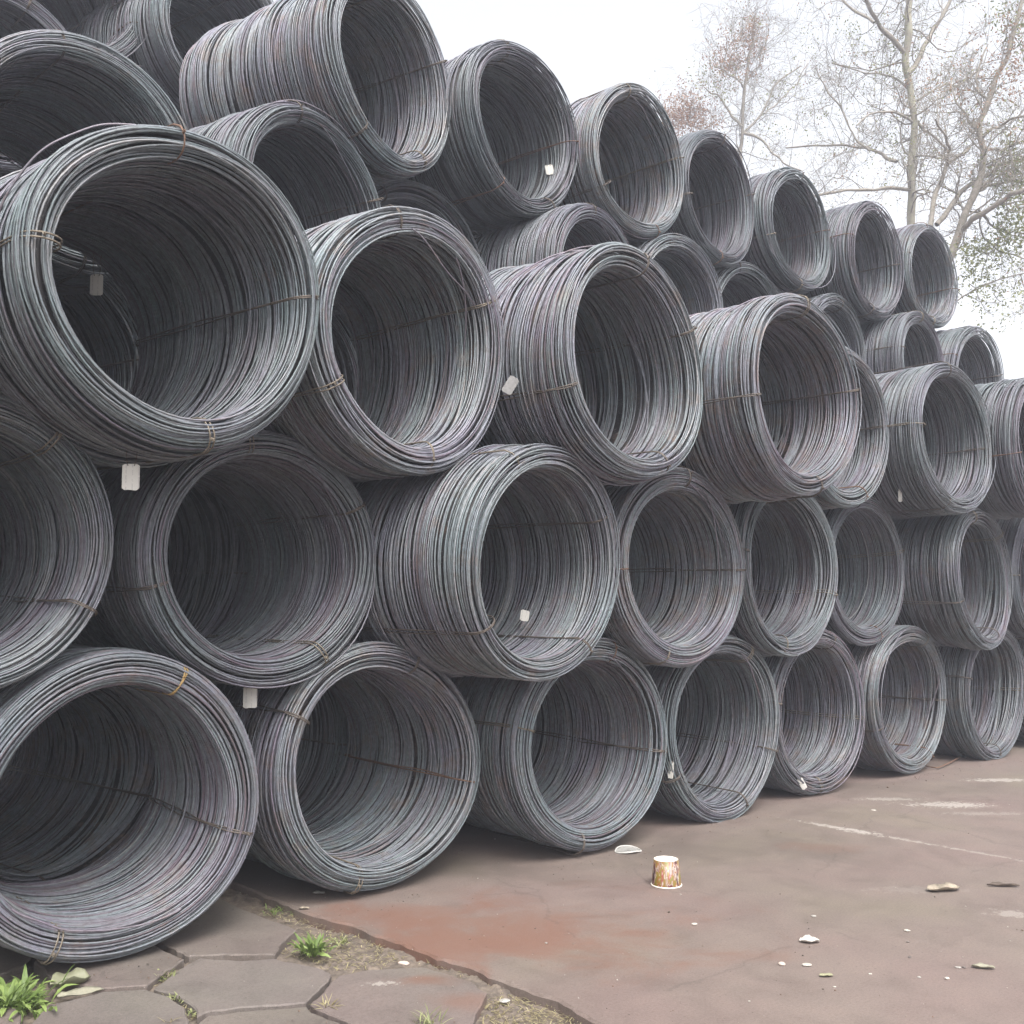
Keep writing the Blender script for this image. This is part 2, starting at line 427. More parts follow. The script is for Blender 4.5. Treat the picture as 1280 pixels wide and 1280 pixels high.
# ------------------------------------------------------------------ ground
def blob(nt, pos, c, rx, ry, ang, nz, edge=.35):
    """soft patch of radii rx, ry round point c, its outline broken by noise nz -> 0..1"""
    mp = nd(nt, 'ShaderNodeMapping', vector_type='TEXTURE'); nt.links.new(pos, mp.inputs['Vector'])
    mp.inputs['Location'].default_value = (c[0], c[1], 0); mp.inputs['Rotation'].default_value = (0, 0, ang)
    mp.inputs['Scale'].default_value = (rx, ry, 1e6)
    ln = nd(nt, 'ShaderNodeVectorMath', operation='LENGTH'); nt.links.new(mp.outputs[0], ln.inputs[0])
    d = math_(nt, 'ADD', ln.outputs['Value'], math_(nt, 'MULTIPLY', math_(nt, 'SUBTRACT', nz, .5), 2.6))
    r = nd(nt, 'ShaderNodeMapRange', interpolation_type='SMOOTHSTEP'); nt.links.new(d, r.inputs[0])
    r.inputs[1].default_value = 1.0; r.inputs[2].default_value = 1.0-edge
    return r.outputs[0]

IMG_ANG = -YAW                       # image-horizontal direction on the ground
def concrete(name, base, rusts, limes, seed):
    m, nt, b = mat_new(name)
    pos = geom_pos(nt)
    mp = nd(nt, 'ShaderNodeMapping'); nt.links.new(pos, mp.inputs[0]); mp.inputs['Location'].default_value = (seed*3.1, seed*1.7, 0)
    p = mp.outputs[0]
    big = noise(nt, .55, 5, .6, p)
    c = ramp(nt, big, [(.3, tuple(x*.87 for x in base)), (.5, base), (.7, tuple(x*y for x, y in zip(base, (1.10, 1.09, 1.11))))])
    mid = noise(nt, 4.5, 6, .62, p, dist=.4)
    c = mixc(nt, 1.0, c, ramp(nt, mid, [(.32, (.86, .855, .85)), (.5, (1, 1, 1)), (.7, (1.10, 1.09, 1.08))]), 'MULTIPLY')
    hue = noise(nt, 1.1, 3, .5, p)
    c = mixc(nt, 1.0, c, ramp(nt, hue, [(.35, (1.05, .98, 1.02)), (.55, (1, 1, 1)), (.7, (.97, 1.01, .93))]), 'MULTIPLY')
    fine = noise(nt, 90, 4, .7, p)
    c = mixc(nt, 1.0, c, ramp(nt, fine, [(.3, (.80, .79, .78)), (.5, (1, 1, 1)), (.72, (1.16, 1.15, 1.13))]), 'MULTIPLY')
    n_r = noise(nt, 2.2, 6, .65, p, dist=.6)
    for cc, rx, ry, ang, amt, col in rusts:
        f = math_(nt, 'MULTIPLY', blob(nt, pos, cc, rx, ry, ang, n_r, .95), amt)
        c = mixc(nt, f, c, col)
    n_l = math_(nt, 'MULTIPLY_ADD', math_(nt, 'SUBTRACT', noise(nt, 22, 8, .75, p, dist=.5), .5), 2.4, .5)
    for cc, rx, ry, ang, amt in limes:
        f = math_(nt, 'MULTIPLY', blob(nt, pos, cc, rx, ry, ang, n_l, .3), amt)
        c = mixc(nt, f, c, (.29, .262, .235))
    # hairline cracks and grit
    cr = nd(nt, 'ShaderNodeTexVoronoi', feature='DISTANCE_TO_EDGE'); cr.inputs['Scale'].default_value = .8
    wob = mixc(nt, .18, p, noise(nt, 3.5, 5, .65, p, out='Color')); nt.links.new(wob, cr.inputs['Vector'])
    cm = math_(nt, 'MULTIPLY', math_(nt, 'LESS_THAN', cr.outputs['Distance'], .0045), math_(nt, 'GREATER_THAN', noise(nt, 1.3, 2, .5, p), .53))
    c = mixc(nt, math_(nt, 'MULTIPLY', cm, .22), c, (.05, .042, .036))
    gr = noise(nt, 260, 3, .8, p)
    c = mixc(nt, 1.0, c, ramp(nt, gr, [(.30, (.70, .69, .68)), (.48, (1, 1, 1)), (.70, (1.22, 1.2, 1.18))]), 'MULTIPLY')
    # dark specks
    vo = nd(nt, 'ShaderNodeTexVoronoi'); vo.inputs['Scale'].default_value = 26; nt.links.new(p, vo.inputs['Vector'])
    sp = math_(nt, 'MULTIPLY', math_(nt, 'LESS_THAN', vo.outputs['Distance'], .11), math_(nt, 'GREATER_THAN', noise(nt, 3, 2, .5, p), .60))
    c = mixc(nt, math_(nt, 'MULTIPLY', sp, .6), c, (.06, .05, .045))
    nt.links.new(c, b.inputs['Base Color'])
    rr = nd(nt, 'ShaderNodeMapRange', i_To_Min=.62, i_To_Max=.88); nt.links.new(mid, rr.inputs[0]); nt.links.new(rr.outputs[0], b.inputs['Roughness'])
    h = math_(nt, 'ADD', math_(nt, 'MULTIPLY', mid, 1.0), math_(nt, 'MULTIPLY', fine, .35))
    bump(nt, b, h, .55, .006)
    return m

def g2(px, py): 
    v = at(px, py, 0); return (v[0], v[1])

RUST = (.142, .075, .053)
DIRT = (.088, .070, .058)
lp1, lp2 = np.array(g2(1003, 1027)), np.array(g2(1268, 1074))
la = math.atan2(*(lp2-lp1)[::-1])
lmid = lambda t: tuple(lp1+(lp2-lp1)*t)
ll = np.linalg.norm(lp2-lp1)
MAT_SLAB = concrete('yard_concrete', (.138, .109, .093),
    [(g2(900, 1060), 1.5, .55, IMG_ANG, .6, DIRT), (g2(1080, 985), 1.6, .4, IMG_ANG, .5, DIRT), (g2(640, 1085), 1.0, .35, IMG_ANG, .6, DIRT),
     (g2(640, 1165), 1.15, .70, IMG_ANG, .8, RUST), (g2(590, 1185), .80, .46, IMG_ANG, .75, RUST), (g2(500, 1150), .5, .4, IMG_ANG, .5, RUST), (g2(560, 1150), .45, .3, IMG_ANG, .45, RUST),
     (g2(790, 1165), .22, .10, IMG_ANG, .5, RUST), (g2(1040, 1058), .5, .16, IMG_ANG, .3, RUST), (g2(950, 1195), .3, .1, IMG_ANG, .28, RUST)],
    [(lmid(.17), ll*.17, .035, la, .75), (lmid(.30), ll*.12, .045, la, .85), (lmid(.55), ll*.14, .022, la, .6), (lmid(.85), ll*.2, .02, la, .45),
     (g2(1187, 1006), .28, .09, IMG_ANG, .85), (g2(1108, 999), .2, .05, IMG_ANG, .55), (g2(1232, 1017), .3, .05, IMG_ANG, .3), (g2(1253, 975), .25, .07, IMG_ANG, .8),
     (g2(1265, 1142), .09, .05, IMG_ANG, .45),
     (g2(1150, 1112), .25, .06, IMG_ANG, .15)], 1)

EDGE_PX = [(365, 1133), (400, 1145), (435, 1157), (470, 1169), (500, 1178), (545, 1197), (580, 1206), (640, 1229), (696, 1250), (737, 1274), (790, 1300)]
edge = [np.array(g2(*p)) for p in EDGE_PX]
dirn = edge[-1]-edge[2]; dirn /= np.linalg.norm(dirn)
edge = [edge[0]-dirn*12, edge[0]-dirn*4, edge[0]-dirn*1.2] + edge + [edge[-1]+dirn*1.5, edge[-1]+dirn*5, edge[-1]+dirn*30]
fine_edge = []
for a, b_ in zip(edge[:-1], edge[1:]):
    k = max(1, int(min(np.linalg.norm(b_-a), 3)/.035))
    for t in range(k):
        fine_edge.append(a+(b_-a)*t/k)
fine_edge.append(edge[-1]); fine_edge = np.array(fine_edge)
fine_edge[:, 0] += knots(len(fine_edge), 5, .009, rng)+knots(len(fine_edge), 2, .004, rng); fine_edge = list(fine_edge)
def extrude_poly(name, pts, ztop, zbot, mat, bev=.012, parent=None, jag=0.0):
    """flat stone or slab: outline pts counter-clockwise or not, softened top edge, solid sides"""
    pts = np.array(pts); n = len(pts)
    area = np.sum(pts[:, 0]*np.roll(pts[:, 1], -1)-np.roll(pts[:, 0], -1)*pts[:, 1])
    if area < 0: pts = pts[::-1]
    tn = np.roll(pts, -1, 0)-np.roll(pts, 1, 0); tn /= np.linalg.norm(tn, axis=1, keepdims=True)+1e-9
    inn = np.stack([-tn[:, 1], tn[:, 0]], 1)
    bm = bmesh.new()
    r0 = [bm.verts.new((*p, zbot)) for p in pts]
    r1 = [bm.verts.new((*p, ztop-bev*rng.uniform(.6, 1.3))) for p in pts]
    r2 = [bm.verts.new((*(p+i*bev*rng.uniform(.7, 1.6)), ztop)) for p, i in zip(pts, inn)]
    for a, b_ in ((r0, r1), (r1, r2)):
        for i in range(n): bm.faces.new((a[i], a[(i+1) % n], b_[(i+1) % n], b_[i]))
    bm.faces.new(r2)
    bm.normal_update()
    me = bpy.data.meshes.new(name); bm.to_mesh(me); bm.free(); me.materials.append(mat)
    return link(name, me, parent)
far_pts = [np.array([70, edge[-1][1]]), np.array([70, 70]), np.array([edge[0][0], 70])]
slab = extrude_poly('concrete_yard', fine_edge+far_pts, 0.0, -.14, MAT_SLAB, .010); slab['kind'] = 'structure'

def ground_sheet(name, x0, x1, y0, y1, nx, ny, z, amp, mat):
    X, Y = np.meshgrid(np.linspace(x0, x1, nx), np.linspace(y0, y1, ny))
    Z = np.full_like(X, z)
    if amp:
        for f, a in ((3, .5), (9, .3), (23, .25), (51, .2)):
            Z += amp*a*np.sin(f*X+rng.uniform(0, 6)+1.3*np.sin(f*.7*Y))*np.sin(f*1.1*Y+rng.uniform(0, 6)+1.1*np.sin(f*.6*X))
        Z += rng.normal(0, amp*.16, Z.shape)
    V = np.stack([X, Y, Z], -1).reshape(-1, 3)
    i = np.arange((ny-1))[:, None]*nx+np.arange(nx-1)[None]
    Q = np.stack([i, i+1, i+nx+1, i+nx], -1).reshape(-1, 4)
    o = link(name, mesh_np(name, V, Q, mat)); o['kind'] = 'structure'
    return o
MAT_SOIL = simple('soil', (.17, .135, .105), .95, 0, 26, .5, .006, (.075, .06, .05))
ground_sheet('ground', -75, 75, -75, 75, 2, 2, -.13, 0, MAT_SOIL)
soil = ground_sheet('soil', .4, 3.4, -2.6, 2.4, 190, 310, -.042, .022, MAT_SOIL)

# paving stones: outlines measured on the ground
MAT_PAVE = [concrete('paving_stone_grey', (.122, .106, .094), [], [], 5),
            concrete('paving_stone_warm', (.118, .101, .087), [], [], 9),
            concrete('paving_stone_rusty', (.124, .104, .091), [(g2(530, 1222), .28, .10, IMG_ANG, .75, RUST), (g2(580, 1250), .18, .12, IMG_ANG, .6, RUST)], [(g2(478, 1228), .07, .02, IMG_ANG, .7)], 3)]
paving = empty('pavement', (*g2(300, 1230), -.02)); paving['kind'] = 'structure'
STONES = [
 (0, [(250,1195),(300,1198),(346,1195),(357,1199),(372,1201),(400,1207),(417,1215),(413,1223),(382,1251),(360,1253),(300,1257),(257,1263),(246,1270),(240,1256),(216,1240),(190,1233),(215,1214),(240,1199)]),
 (1, [(235,1194),(280,1192),(346,1192),(350,1180),(372,1161),(362,1156),(345,1150),(320,1141),(303,1134),(270,1118),(190,1120),(160,1160)]),
 (1, [(130,1234),(186,1230),(212,1211),(232,1197),(160,1165),(60,1175),(40,1200),(62,1222)]),
 (0, [(45,1268),(60,1254),(130,1237),(186,1234),(213,1243),(232,1258),(238,1276),(232,1300),(200,1340),(110,1360),(50,1330),(30,1290)]),
 (1, [(246,1275),(258,1267),(300,1261),(360,1257),(383,1255),(391,1262),(430,1277),(445,1290),(440,1330),(400,1360),(300,1370),(240,1345),(236,1300)]),
 (2, [(420,1218),(460,1211),(500,1208),(530,1206),(560,1215),(590,1225),(611,1239),(604,1252),(592,1280),(580,1312),(500,1330),(456,1300),(432,1275),(395,1260),(386,1254)]),
 (0, [(462,1310),(500,1336),(580,1318),(600,1400),(560,1470),(470,1450),(446,1380),(446,1330)]),
 (1, [(30,1262),(10,1225),(-60,1215),(-140,1260),(-120,1330),(-20,1350),(24,1290)]),
 (0, [(20,1296),(44,1334),(100,1366),(90,1430),(0,1450),(-80,1400),(-20,1356)]),
 (1, [(112,1366),(204,1346),(240,1352),(296,1376),(290,1450),(200,1480),(110,1440)]),
 (0, [(304,1376),(402,1366),(440,1338),(440,1384),(464,1452),(400,1500),(310,1480)]),
 (0, [(-10,1170),(60,1170),(150,1160),(190,1116),(270,1112),(296,1100),(200,1060),(40,1090)]),
 (1, [(0,1216),(34,1204),(54,1176),(-12,1174),(-100,1190),(-140,1210)]),
]
for mi, px in STONES:
    pts = np.array([g2(*p) for p in px])
    cen = pts.mean(0)
    out = []
    for a, b_ in zip(pts, np.roll(pts, -1, 0)):
        k = max(1, int(np.linalg.norm(b_-a)/.03))
        for t in range(k): out.append(a+(b_-a)*t/k+rng.normal(0, .0022, 2))
    out = np.array(out); tn = np.roll(out, -2, 0)-np.roll(out, 2, 0); tn /= np.linalg.norm(tn, axis=1, keepdims=True)
    sg = 1 if np.sum(out[:, 0]*np.roll(out[:, 1], -1)-np.roll(out[:, 0], -1)*out[:, 1]) > 0 else -1
    out = out+np.stack([-tn[:, 1], tn[:, 0]], 1)*sg*(.0055+knots(len(out), 4, .0018, rng))[:, None]
    z = -.004-rng.uniform(0, .004)
    extrude_poly('paving_stone', out-np.array(paving.location[:2]), z+.02, -.09+.02, MAT_PAVE[mi], .005, paving)

# ------------------------------------------------------------------ small things on the ground
def leaf_strip(n, length, width, bend, seed, fold=.25):
    """one curved leaf blade growing along +X, rising in +Z, with a folded midrib"""
    r = np.random.default_rng(seed)
    t = np.linspace(0, 1, n)
    ang = np.cumsum(np.full(n, bend/n))*-1+r.uniform(.7, 1.1)
    dx = np.cos(ang); dz = np.sin(ang)
    x = np.r_[0, np.cumsum(dx[:-1])]*length/n; z = np.r_[0, np.cumsum(dz[:-1])]*length/n
    w = width*np.sin(PI*np.clip(t*.93+.05, 0, 1))**.75*(1+r.normal(0, .12, n))
    y = knots(n, 3, width*.2, r)
    V = np.concatenate([np.stack([x, y-w, z+w*fold], 1), np.stack([x, y, z], 1), np.stack([x, y+w, z+w*fold], 1)])
    Q = [[c*n+i, c*n+i+1, (c+1)*n+i+1, (c+1)*n+i] for c in (0, 1) for i in range(n-1)]
    return V, np.array(Q)

def leaf_mat(name, a, b_, trans=.35):
    m, nt, b = mat_new(name)
    oi = nd(nt, 'ShaderNodeAttribute', attribute_name='tone')
    n = noise(nt, 30, 3, .6, geom_pos(nt))
    f = math_(nt, 'ADD', math_(nt, 'MULTIPLY', n, .5), math_(nt, 'MULTIPLY', oi.outputs['Fac'], .5))
    c = ramp(nt, f, [(.3, a), (.7, b_)])
    nt.links.new(c, b.inputs['Base Color']); b.inputs['Roughness'].default_value = .55
    tr = nd(nt, 'ShaderNodeBsdfTranslucent'); nt.links.new(c, tr.inputs['Color'])
    mx = nd(nt, 'ShaderNodeMixShader'); mx.inputs[0].default_value = trans
    out = nt.nodes['Material Output']
    nt.links.new(b.outputs[0], mx.inputs[1]); nt.links.new(tr.outputs[0], mx.inputs[2]); nt.links.new(mx.outputs[0], out.inputs['Surface'])
    return m
MAT_WEED = leaf_mat('weed_leaf', (.12, .18, .045), (.25, .33, .10))
MAT_DRY = leaf_mat('dry_grass', (.20, .165, .085), (.42, .37, .21))
MAT_YG = leaf_mat('yellow_green_grass', (.16, .18, .07), (.36, .37, .18))

def rot_z(V, a):
    c, s = math.cos(a), math.sin(a); return V@np.array([[c, s, 0], [-s, c, 0], [0, 0, 1]])

def tuft_mesh(name, n, length, width, bend, mat, seed, spread=.02):
    r = np.random.default_rng(seed); J = Join()
    for i in range(n):
        V, Q = leaf_strip(6, length*r.uniform(.5, 1.15), width*r.uniform(.6, 1.2), bend*r.uniform(.3, 1.4), seed*100+i)
        V = rot_z(V, r.uniform(0, 2*PI))+np.array([r.normal(0, spread), r.normal(0, spread), 0])
        J.add(V, Q, r.uniform(0, 1))
    return J.mesh(name, mat)

def leafy_weed(px, py, z, n, length, width, bend, label, spread, seed):
    root = empty('weed', tuple(at(px, py, z))); tag(root, label, 'weed', 'weeds growing in the pavement joints')
    protos = []
    for i in range(7):
        V, Q = leaf_strip(9, length, width, bend*(.6+.15*i), seed+i, .3)
        protos.append(mesh_np('leaf', V, Q, MAT_WEED, True, np.full(len(V), i/6)))
    for i in range(n):
        l = link('leaf', protos[i % 7], root)
        a = rng.uniform(0, 2*PI); d = abs(rng.normal(0, spread))
        l.location = (math.cos(a)*d, math.sin(a)*d, 0)
        l.rotation_euler = (rng.normal(0, .25), rng.uniform(-.75, .1), a+rng.normal(0, .7))
        s = rng.uniform(.5, 1.15); l.scale = (s, s, s)
    return root
leafy_weed(12, 1262, -.03, 230, .13, .0085, 1.4, 'large bright green weed at the lower left corner beside the nearest coil', .075, 300)
leafy_weed(391, 1192, -.02, 95, .10, .0070, 1.2, 'small bright green leafy weed in the soil gap beside the concrete edge', .028, 400)

def tuft(px, py, z, label, *a):
    o = link('grass_tuft', tuft_mesh('grass_tuft', *a)); o.location = tuple(at(px, py, z))
    return tag(o, label, 'grass tuft', 'small grass tufts in the joints')
tuft(410, 1262, -.015, 'dry straw coloured tuft at the joint in front of the rusty paving stone', 26, .075, .0024, 1.1, MAT_DRY, 21, .010)
tuft(535, 1283, -.01, 'yellowish tuft at the bottom edge on the rusty paving stone', 40, .085, .0022, .7, MAT_YG, 22, .022)
tuft(207, 1222, -.02, 'pale yellow green tuft close against the nearest coil, upper one in the joint', 34, .045, .004, 1.2, MAT_YG, 23, .022)
tuft(222, 1247, -.02, 'pale yellow green tuft in the middle of the joint between grey paving stones', 34, .045, .0035, 1.2, MAT_YG, 24, .022)
tuft(240, 1268, -.02, 'dull dry tuft low in the joint between the grey paving stones', 22, .035, .003, 1.2, MAT_YG, 25, .014)
tuft(210, 1279, -.01, 'two bleached blades sticking up at the bottom edge of a grey paving stone', 5, .055, .0028, .8, MAT_DRY, 26, .006)
tuft(425, 1180, -.03, 'greyish green tuft right beside the small bright weed', 40, .05, .0035, 1.3, MAT_YG, 27, .022)
tuft(345, 1141, -.03, 'dark tuft in the shade at the top of the soil gap', 30, .05, .003, 1.2, MAT_WEED, 28, .03)

# dry stubble and rootlets over the soil in the gap: nobody could count it
J = Join()
def scatter(poly, n, length, z=-.035):
    poly = np.array(poly, float); mn, mx = poly.min(0), poly.max(0); k = 0
    while k < n:
        p = mn+(mx-mn)*rng.uniform(0, 1, 2); ins = False
        for (x1, y1), (x2, y2) in zip(poly, np.roll(poly, -1, 0)):
            if (y1 > p[1]) != (y2 > p[1]) and p[0] < (x2-x1)*(p[1]-y1)/(y2-y1)+x1: ins = not ins
        if not ins: continue
        k += 1
        V, Q = leaf_strip(4, length*rng.uniform(.4, 1.3), .0016*rng.uniform(.6, 1.4), rng.uniform(.6, 2.6), int(rng.integers(1e9)), .1)
        V = V*np.array([1, 1, rng.uniform(.15, .8)])
        J.add(rot_z(V, rng.uniform(0, 2*PI))+at(*p, z), Q, rng.uniform(0, 1))
scatter([(352, 1192), (372, 1160), (400, 1152), (470, 1176), (505, 1196), (500, 1207), (418, 1215)], 620, .045)
scatter([(505, 1200), (560, 1208), (640, 1240), (700, 1262), (740, 1282), (600, 1290), (612, 1238), (560, 1214)], 420, .035)
scatter([(606, 1256), (660, 1250), (740, 1285), (760, 1330), (590, 1330)], 420, .07)
scatter([(236, 1255), (250, 1268), (238, 1278), (190, 1236), (214, 1212)], 120, .03, -.02)
scatter([(310, 1130), (365, 1140), (400, 1150), (372, 1158), (330, 1143)], 150, .04)
st = link('dry_stubble', J.mesh('dry_stubble', MAT_DRY)); st['kind'] = 'stuff'

def lump(name, size, seed, mat, rough=.25, sub=2):
    r = random.Random(seed); bm = bmesh.new(); bmesh.ops.create_icosphere(bm, subdivisions=sub, radius=.5)
    ks = [(Vector((r.gauss(0, 1), r.gauss(0, 1), r.gauss(0, 1))).normalized(), r.uniform(-rough, rough)) for _ in range(9)]
    for v in bm.verts:
        d = v.co.normalized(); f = 1+sum(a*max(0, d.dot(k))**3 for k, a in ks)
        v.co = Vector((v.co.x*f*size[0], v.co.y*f*size[1], v.co.z*f*size[2]))
    me = bpy.data.meshes.new(name); bm.to_mesh(me); bm.free(); me.materials.append(mat)
    for p in me.polygons: p.use_smooth = False
    return me
MAT_STONE_PINK = simple('pebble_pinkish', (.50, .40, .34), .8, 0, 40)
MAT_CHIP = simple('plaster_white', (.44, .40, .35), .85, 0, 60)
MAT_STONE = simple('pebble_dark', (.12, .10, .09), .85, 0, 60)
MAT_STONE_G = simple('pebble_grey', (.35, .33, .30), .85, 0, 60)
def pebble(px, py, w, label, mat, flat=.4, z=0.0, name='pebble', cat='pebble', group='pebbles and chips lying about the yard', asp=1.4):
    p = at(px, py, z); d = np.linalg.norm(p-CAM); s = w/F_PX*d*.78; flat *= .65
    o = link(name, lump(name, (s, s/asp, s*flat), int(px*7+py), mat)); o.location = (p[0], p[1], z+s*flat*.42)
    o.rotation_euler = (0, 0, -YAW+rng.normal(0, .5))
    return tag(o, label, cat, group)
pebble(504, 1206, 17, 'pinkish stone in the gap between the rusty paving stone and the concrete', MAT_STONE_PINK, .5, -.02)
pebble(631, 1252, 17, 'grey stone in the soil beside the right corner of the rusty paving stone', MAT_STONE_G, .35, -.03)
chips = [(1008, 1207, 13, .45, 'roundish white chip in front of the crumpled white scrap', MAT_CHIP), (978, 1206, 11, .45, 'cream chip left of the roundish white chip', MAT_STONE_PINK),
 (868, 1156, 9, .5, 'small pinkish white chip alone below the paper cup', MAT_CHIP), (1134, 1164, 8, .5, 'tiny white pebble in the middle of the yard, right of the white scrap', MAT_CHIP),
 (1184, 1224, 9, .5, 'small white pebble at the lower right, below the curled pale leaf', MAT_CHIP), (1017, 1146, 8, .5, 'small grey brown pebble above the crumpled white scrap', MAT_STONE_G),
 (1135, 1178, 5, .6, 'tiny dark pebble just under the tiny white pebble', MAT_STONE), (1137, 1197, 6, .6, 'tiny dark pebble, lowest of the short row of three', MAT_STONE),
 (1205, 1210, 6, .6, 'small dark pebble touching the left tip of the pale curled leaf', MAT_STONE), (1043, 1234, 5, .5, 'speck sized white chip near the bottom, below the roundish white chip', MAT_CHIP),
 (1088, 1218, 5, .5, 'speck sized pale chip right of the little olive leaf', MAT_CHIP), (1149, 1222, 6, .5, 'dull brown pebble left of the small white pebble at lower right', MAT_STONE_G),
 (1197, 1210, 7, .5, 'pale pebble left of the small dark pebble', MAT_STONE_G), (1092, 1013, 8, .25, 'thin white flake near the foot of the far bottom coils', MAT_CHIP)]
for px, py, w, fl, lb, mt in chips: pebble(px, py, w, lb, mt, fl)

# grit, rust flakes and crumbs of concrete lying on the hard ground: nobody could count it
def grit():
    V0, Q0 = [], []; base = lump('grit', (1, .8, .5), 5, MAT_STONE, .3, 1)
    co = np.array([v.co[:] for v in base.vertices]); tri = np.array([p.vertices[:] for p in base.polygons]); bpy.data.meshes.remove(base)
    J = Join(); k = 0
    while k < 900:
        px, py = rng.uniform(180, 1290), rng.uniform(960, 1285)
        p = at(px, py, 0)
        near = abs(rng.normal(0, 1))
        if rng.random() > (.9 if (py < 1170 and px < 700) else .45): continue
        sz = .0035*math.exp(rng.normal(0, .55))
        J.add(rot_z(co*sz, rng.uniform(0, 6))+np.array([p[0], p[1], sz*.2]), tri, rng.uniform(0, 1)); k += 1
    for i in range(500):
        c = FIT['B%d' % rng.integers(1, 8)]
        p = np.array([c[0]*S+rng.normal(0, .35), c[1]*S-.02-abs(rng.normal(0, .14)), 0]); sz = .004*math.exp(rng.normal(0, .5))
        J.add(rot_z(co*sz, rng.uniform(0, 6))+np.array([p[0], p[1], sz*.2]), tri, rng.uniform(0, .6))
    m, nt, b = mat_new('grit'); a = nd(nt, 'ShaderNodeAttribute', attribute_name='tone')
    nt.links.new(ramp(nt, a.outputs['Fac'], [(.2, (.07, .055, .045)), (.5, (.15, .09, .06)), (.75, (.2, .175, .15)), (1, (.36, .33, .29))]), b.inputs['Base Color'])
    o = link('grit', J.mesh('grit', m, False)); o['kind'] = 'stuff'
grit()

def curled(name, px, py, w, depth, lift, seed, mat, label, cat, z=0.003, ang=0, group=None, thick=.0015):
    """a curled scrap or leaf lying on the ground: a warped sheet with thickness"""
    r = np.random.default_rng(seed)
    p = at(px, py, z); d = np.linalg.norm(p-CAM); W = w/F_PX*d; D = depth*W
    n, m = 11, 7
    u = np.linspace(-1, 1, n); v = np.linspace(-1, 1, m)
    U, Vv = np.meshgrid(u, v)
    shape = np.sqrt(np.clip(1-np.abs(U)**2.2, 0.02, 1))*(1+r.normal(0, .08, U.shape))
    X = U*W/2; Y = Vv*D/2*shape
    Z = lift*W*(.55*Vv**2*shape+.25*U**2*r.uniform(.3, 1)+.12*np.sin(5*U+r.uniform(0, 6))*Vv)+np.abs(r.normal(0, .012*W, U.shape))
    Z *= .62; Z -= Z.min()
    top = np.stack([X, Y, Z+thick], -1).reshape(-1, 3); bot = np.stack([X, Y, Z], -1).reshape(-1, 3)
    i = np.arange(m-1)[:, None]*n+np.arange(n-1)[None]
    q = np.stack([i, i+1, i+n+1, i+n], -1).reshape(-1, 4)
    Q = [q, q[:, ::-1]+n*m]
    rim = [(k, k+1) for k in range(n-1)]+[(n-1+k*n, n-1+(k+1)*n) for k in range(m-1)]+[(n*m-1-k, n*m-2-k) for k in range(n-1)]+[((m-1-k)*n, (m-2-k)*n) for k in range(m-1)]
    Q.append(np.array([[b_, a, a+n*m, b_+n*m] for a, b_ in rim]))
    V = np.concatenate([top, bot])
    o = link(name, mesh_np(name, V, np.concatenate(Q), mat, True, np.full(len(V), r.uniform(0, 1)))); o.location = tuple(p); o.rotation_euler = (0, 0, IMG_ANG+ang)
    return tag(o, label, cat, group)
MAT_DEAD = simple('dead_leaf', (.30, .25, .19), .8, 0, 40, .5)
MAT_PALE = simple('pale_leaf', (.27, .255, .19), .7, 0, 40, .3)
MAT_SCRAP = simple('white_scrap', (.60, .56, .50), .7, 0, 30, .2)
G = 'dead leaves and scraps on the yard'
curled('dead_leaf', 1180, 1113, 40, .42, .35, 1, MAT_DEAD, 'larger curled brown leaf lying alone on the right of the yard', 'dead leaf', ang=.2, group=G)
curled('bark_piece', 1254, 1108, 34, .16, .25, 2, simple('bark_dark', (.10, .075, .06), .9), 'thin dark strip of bark near the right edge, beside the larger curled leaf', 'bark', ang=-.1, group=G)
curled('paper_scrap', 1012, 1177, 22, .75, .5, 3, MAT_SCRAP, 'crumpled white scrap on the open concrete right of the paper cup', 'paper scrap', group=G)
curled('dead_leaf', 1229, 1210, 23, .35, .35, 4, MAT_PALE, 'pale curled leaf at the lower right of the yard', 'dead leaf', ang=-.25, group=G)
curled('dead_leaf', 1033, 1220, 16, .4, .3, 5, simple('olive_leaf', (.24, .23, .14), .8), 'little olive leaf right below the roundish white chip', 'dead leaf', ang=.1, group=G)
curled('dead_leaf', 88, 1232, 40, .7, .8, 6, leaf_mat('withered_leaf', (.11, .12, .07), (.22, .22, .14), .2), 'large withered greyish leaf leaning between the big weed and the nearest coil', 'dead leaf', z=-.01, ang=.6, group=G)
curled('dead_leaf', 101, 1243, 46, .42, .22, 7, MAT_PALE, 'pale torn leaf lying flat on the grey paving stone next to the big weed', 'dead leaf', z=-.006, ang=.45, group=G)
curled('dead_leaf', 380, 1136, 12, .5, .4, 8, MAT_DEAD, 'small dark leaf on the concrete rim above the small weed', 'dead leaf', group=G)
curled('plastic_wrapper', 398, 1117, 15, .4, .4, 9, MAT_STONE_G, 'grey scrap in the deep shade at the foot of the second bottom coil', 'wrapper', group=G)

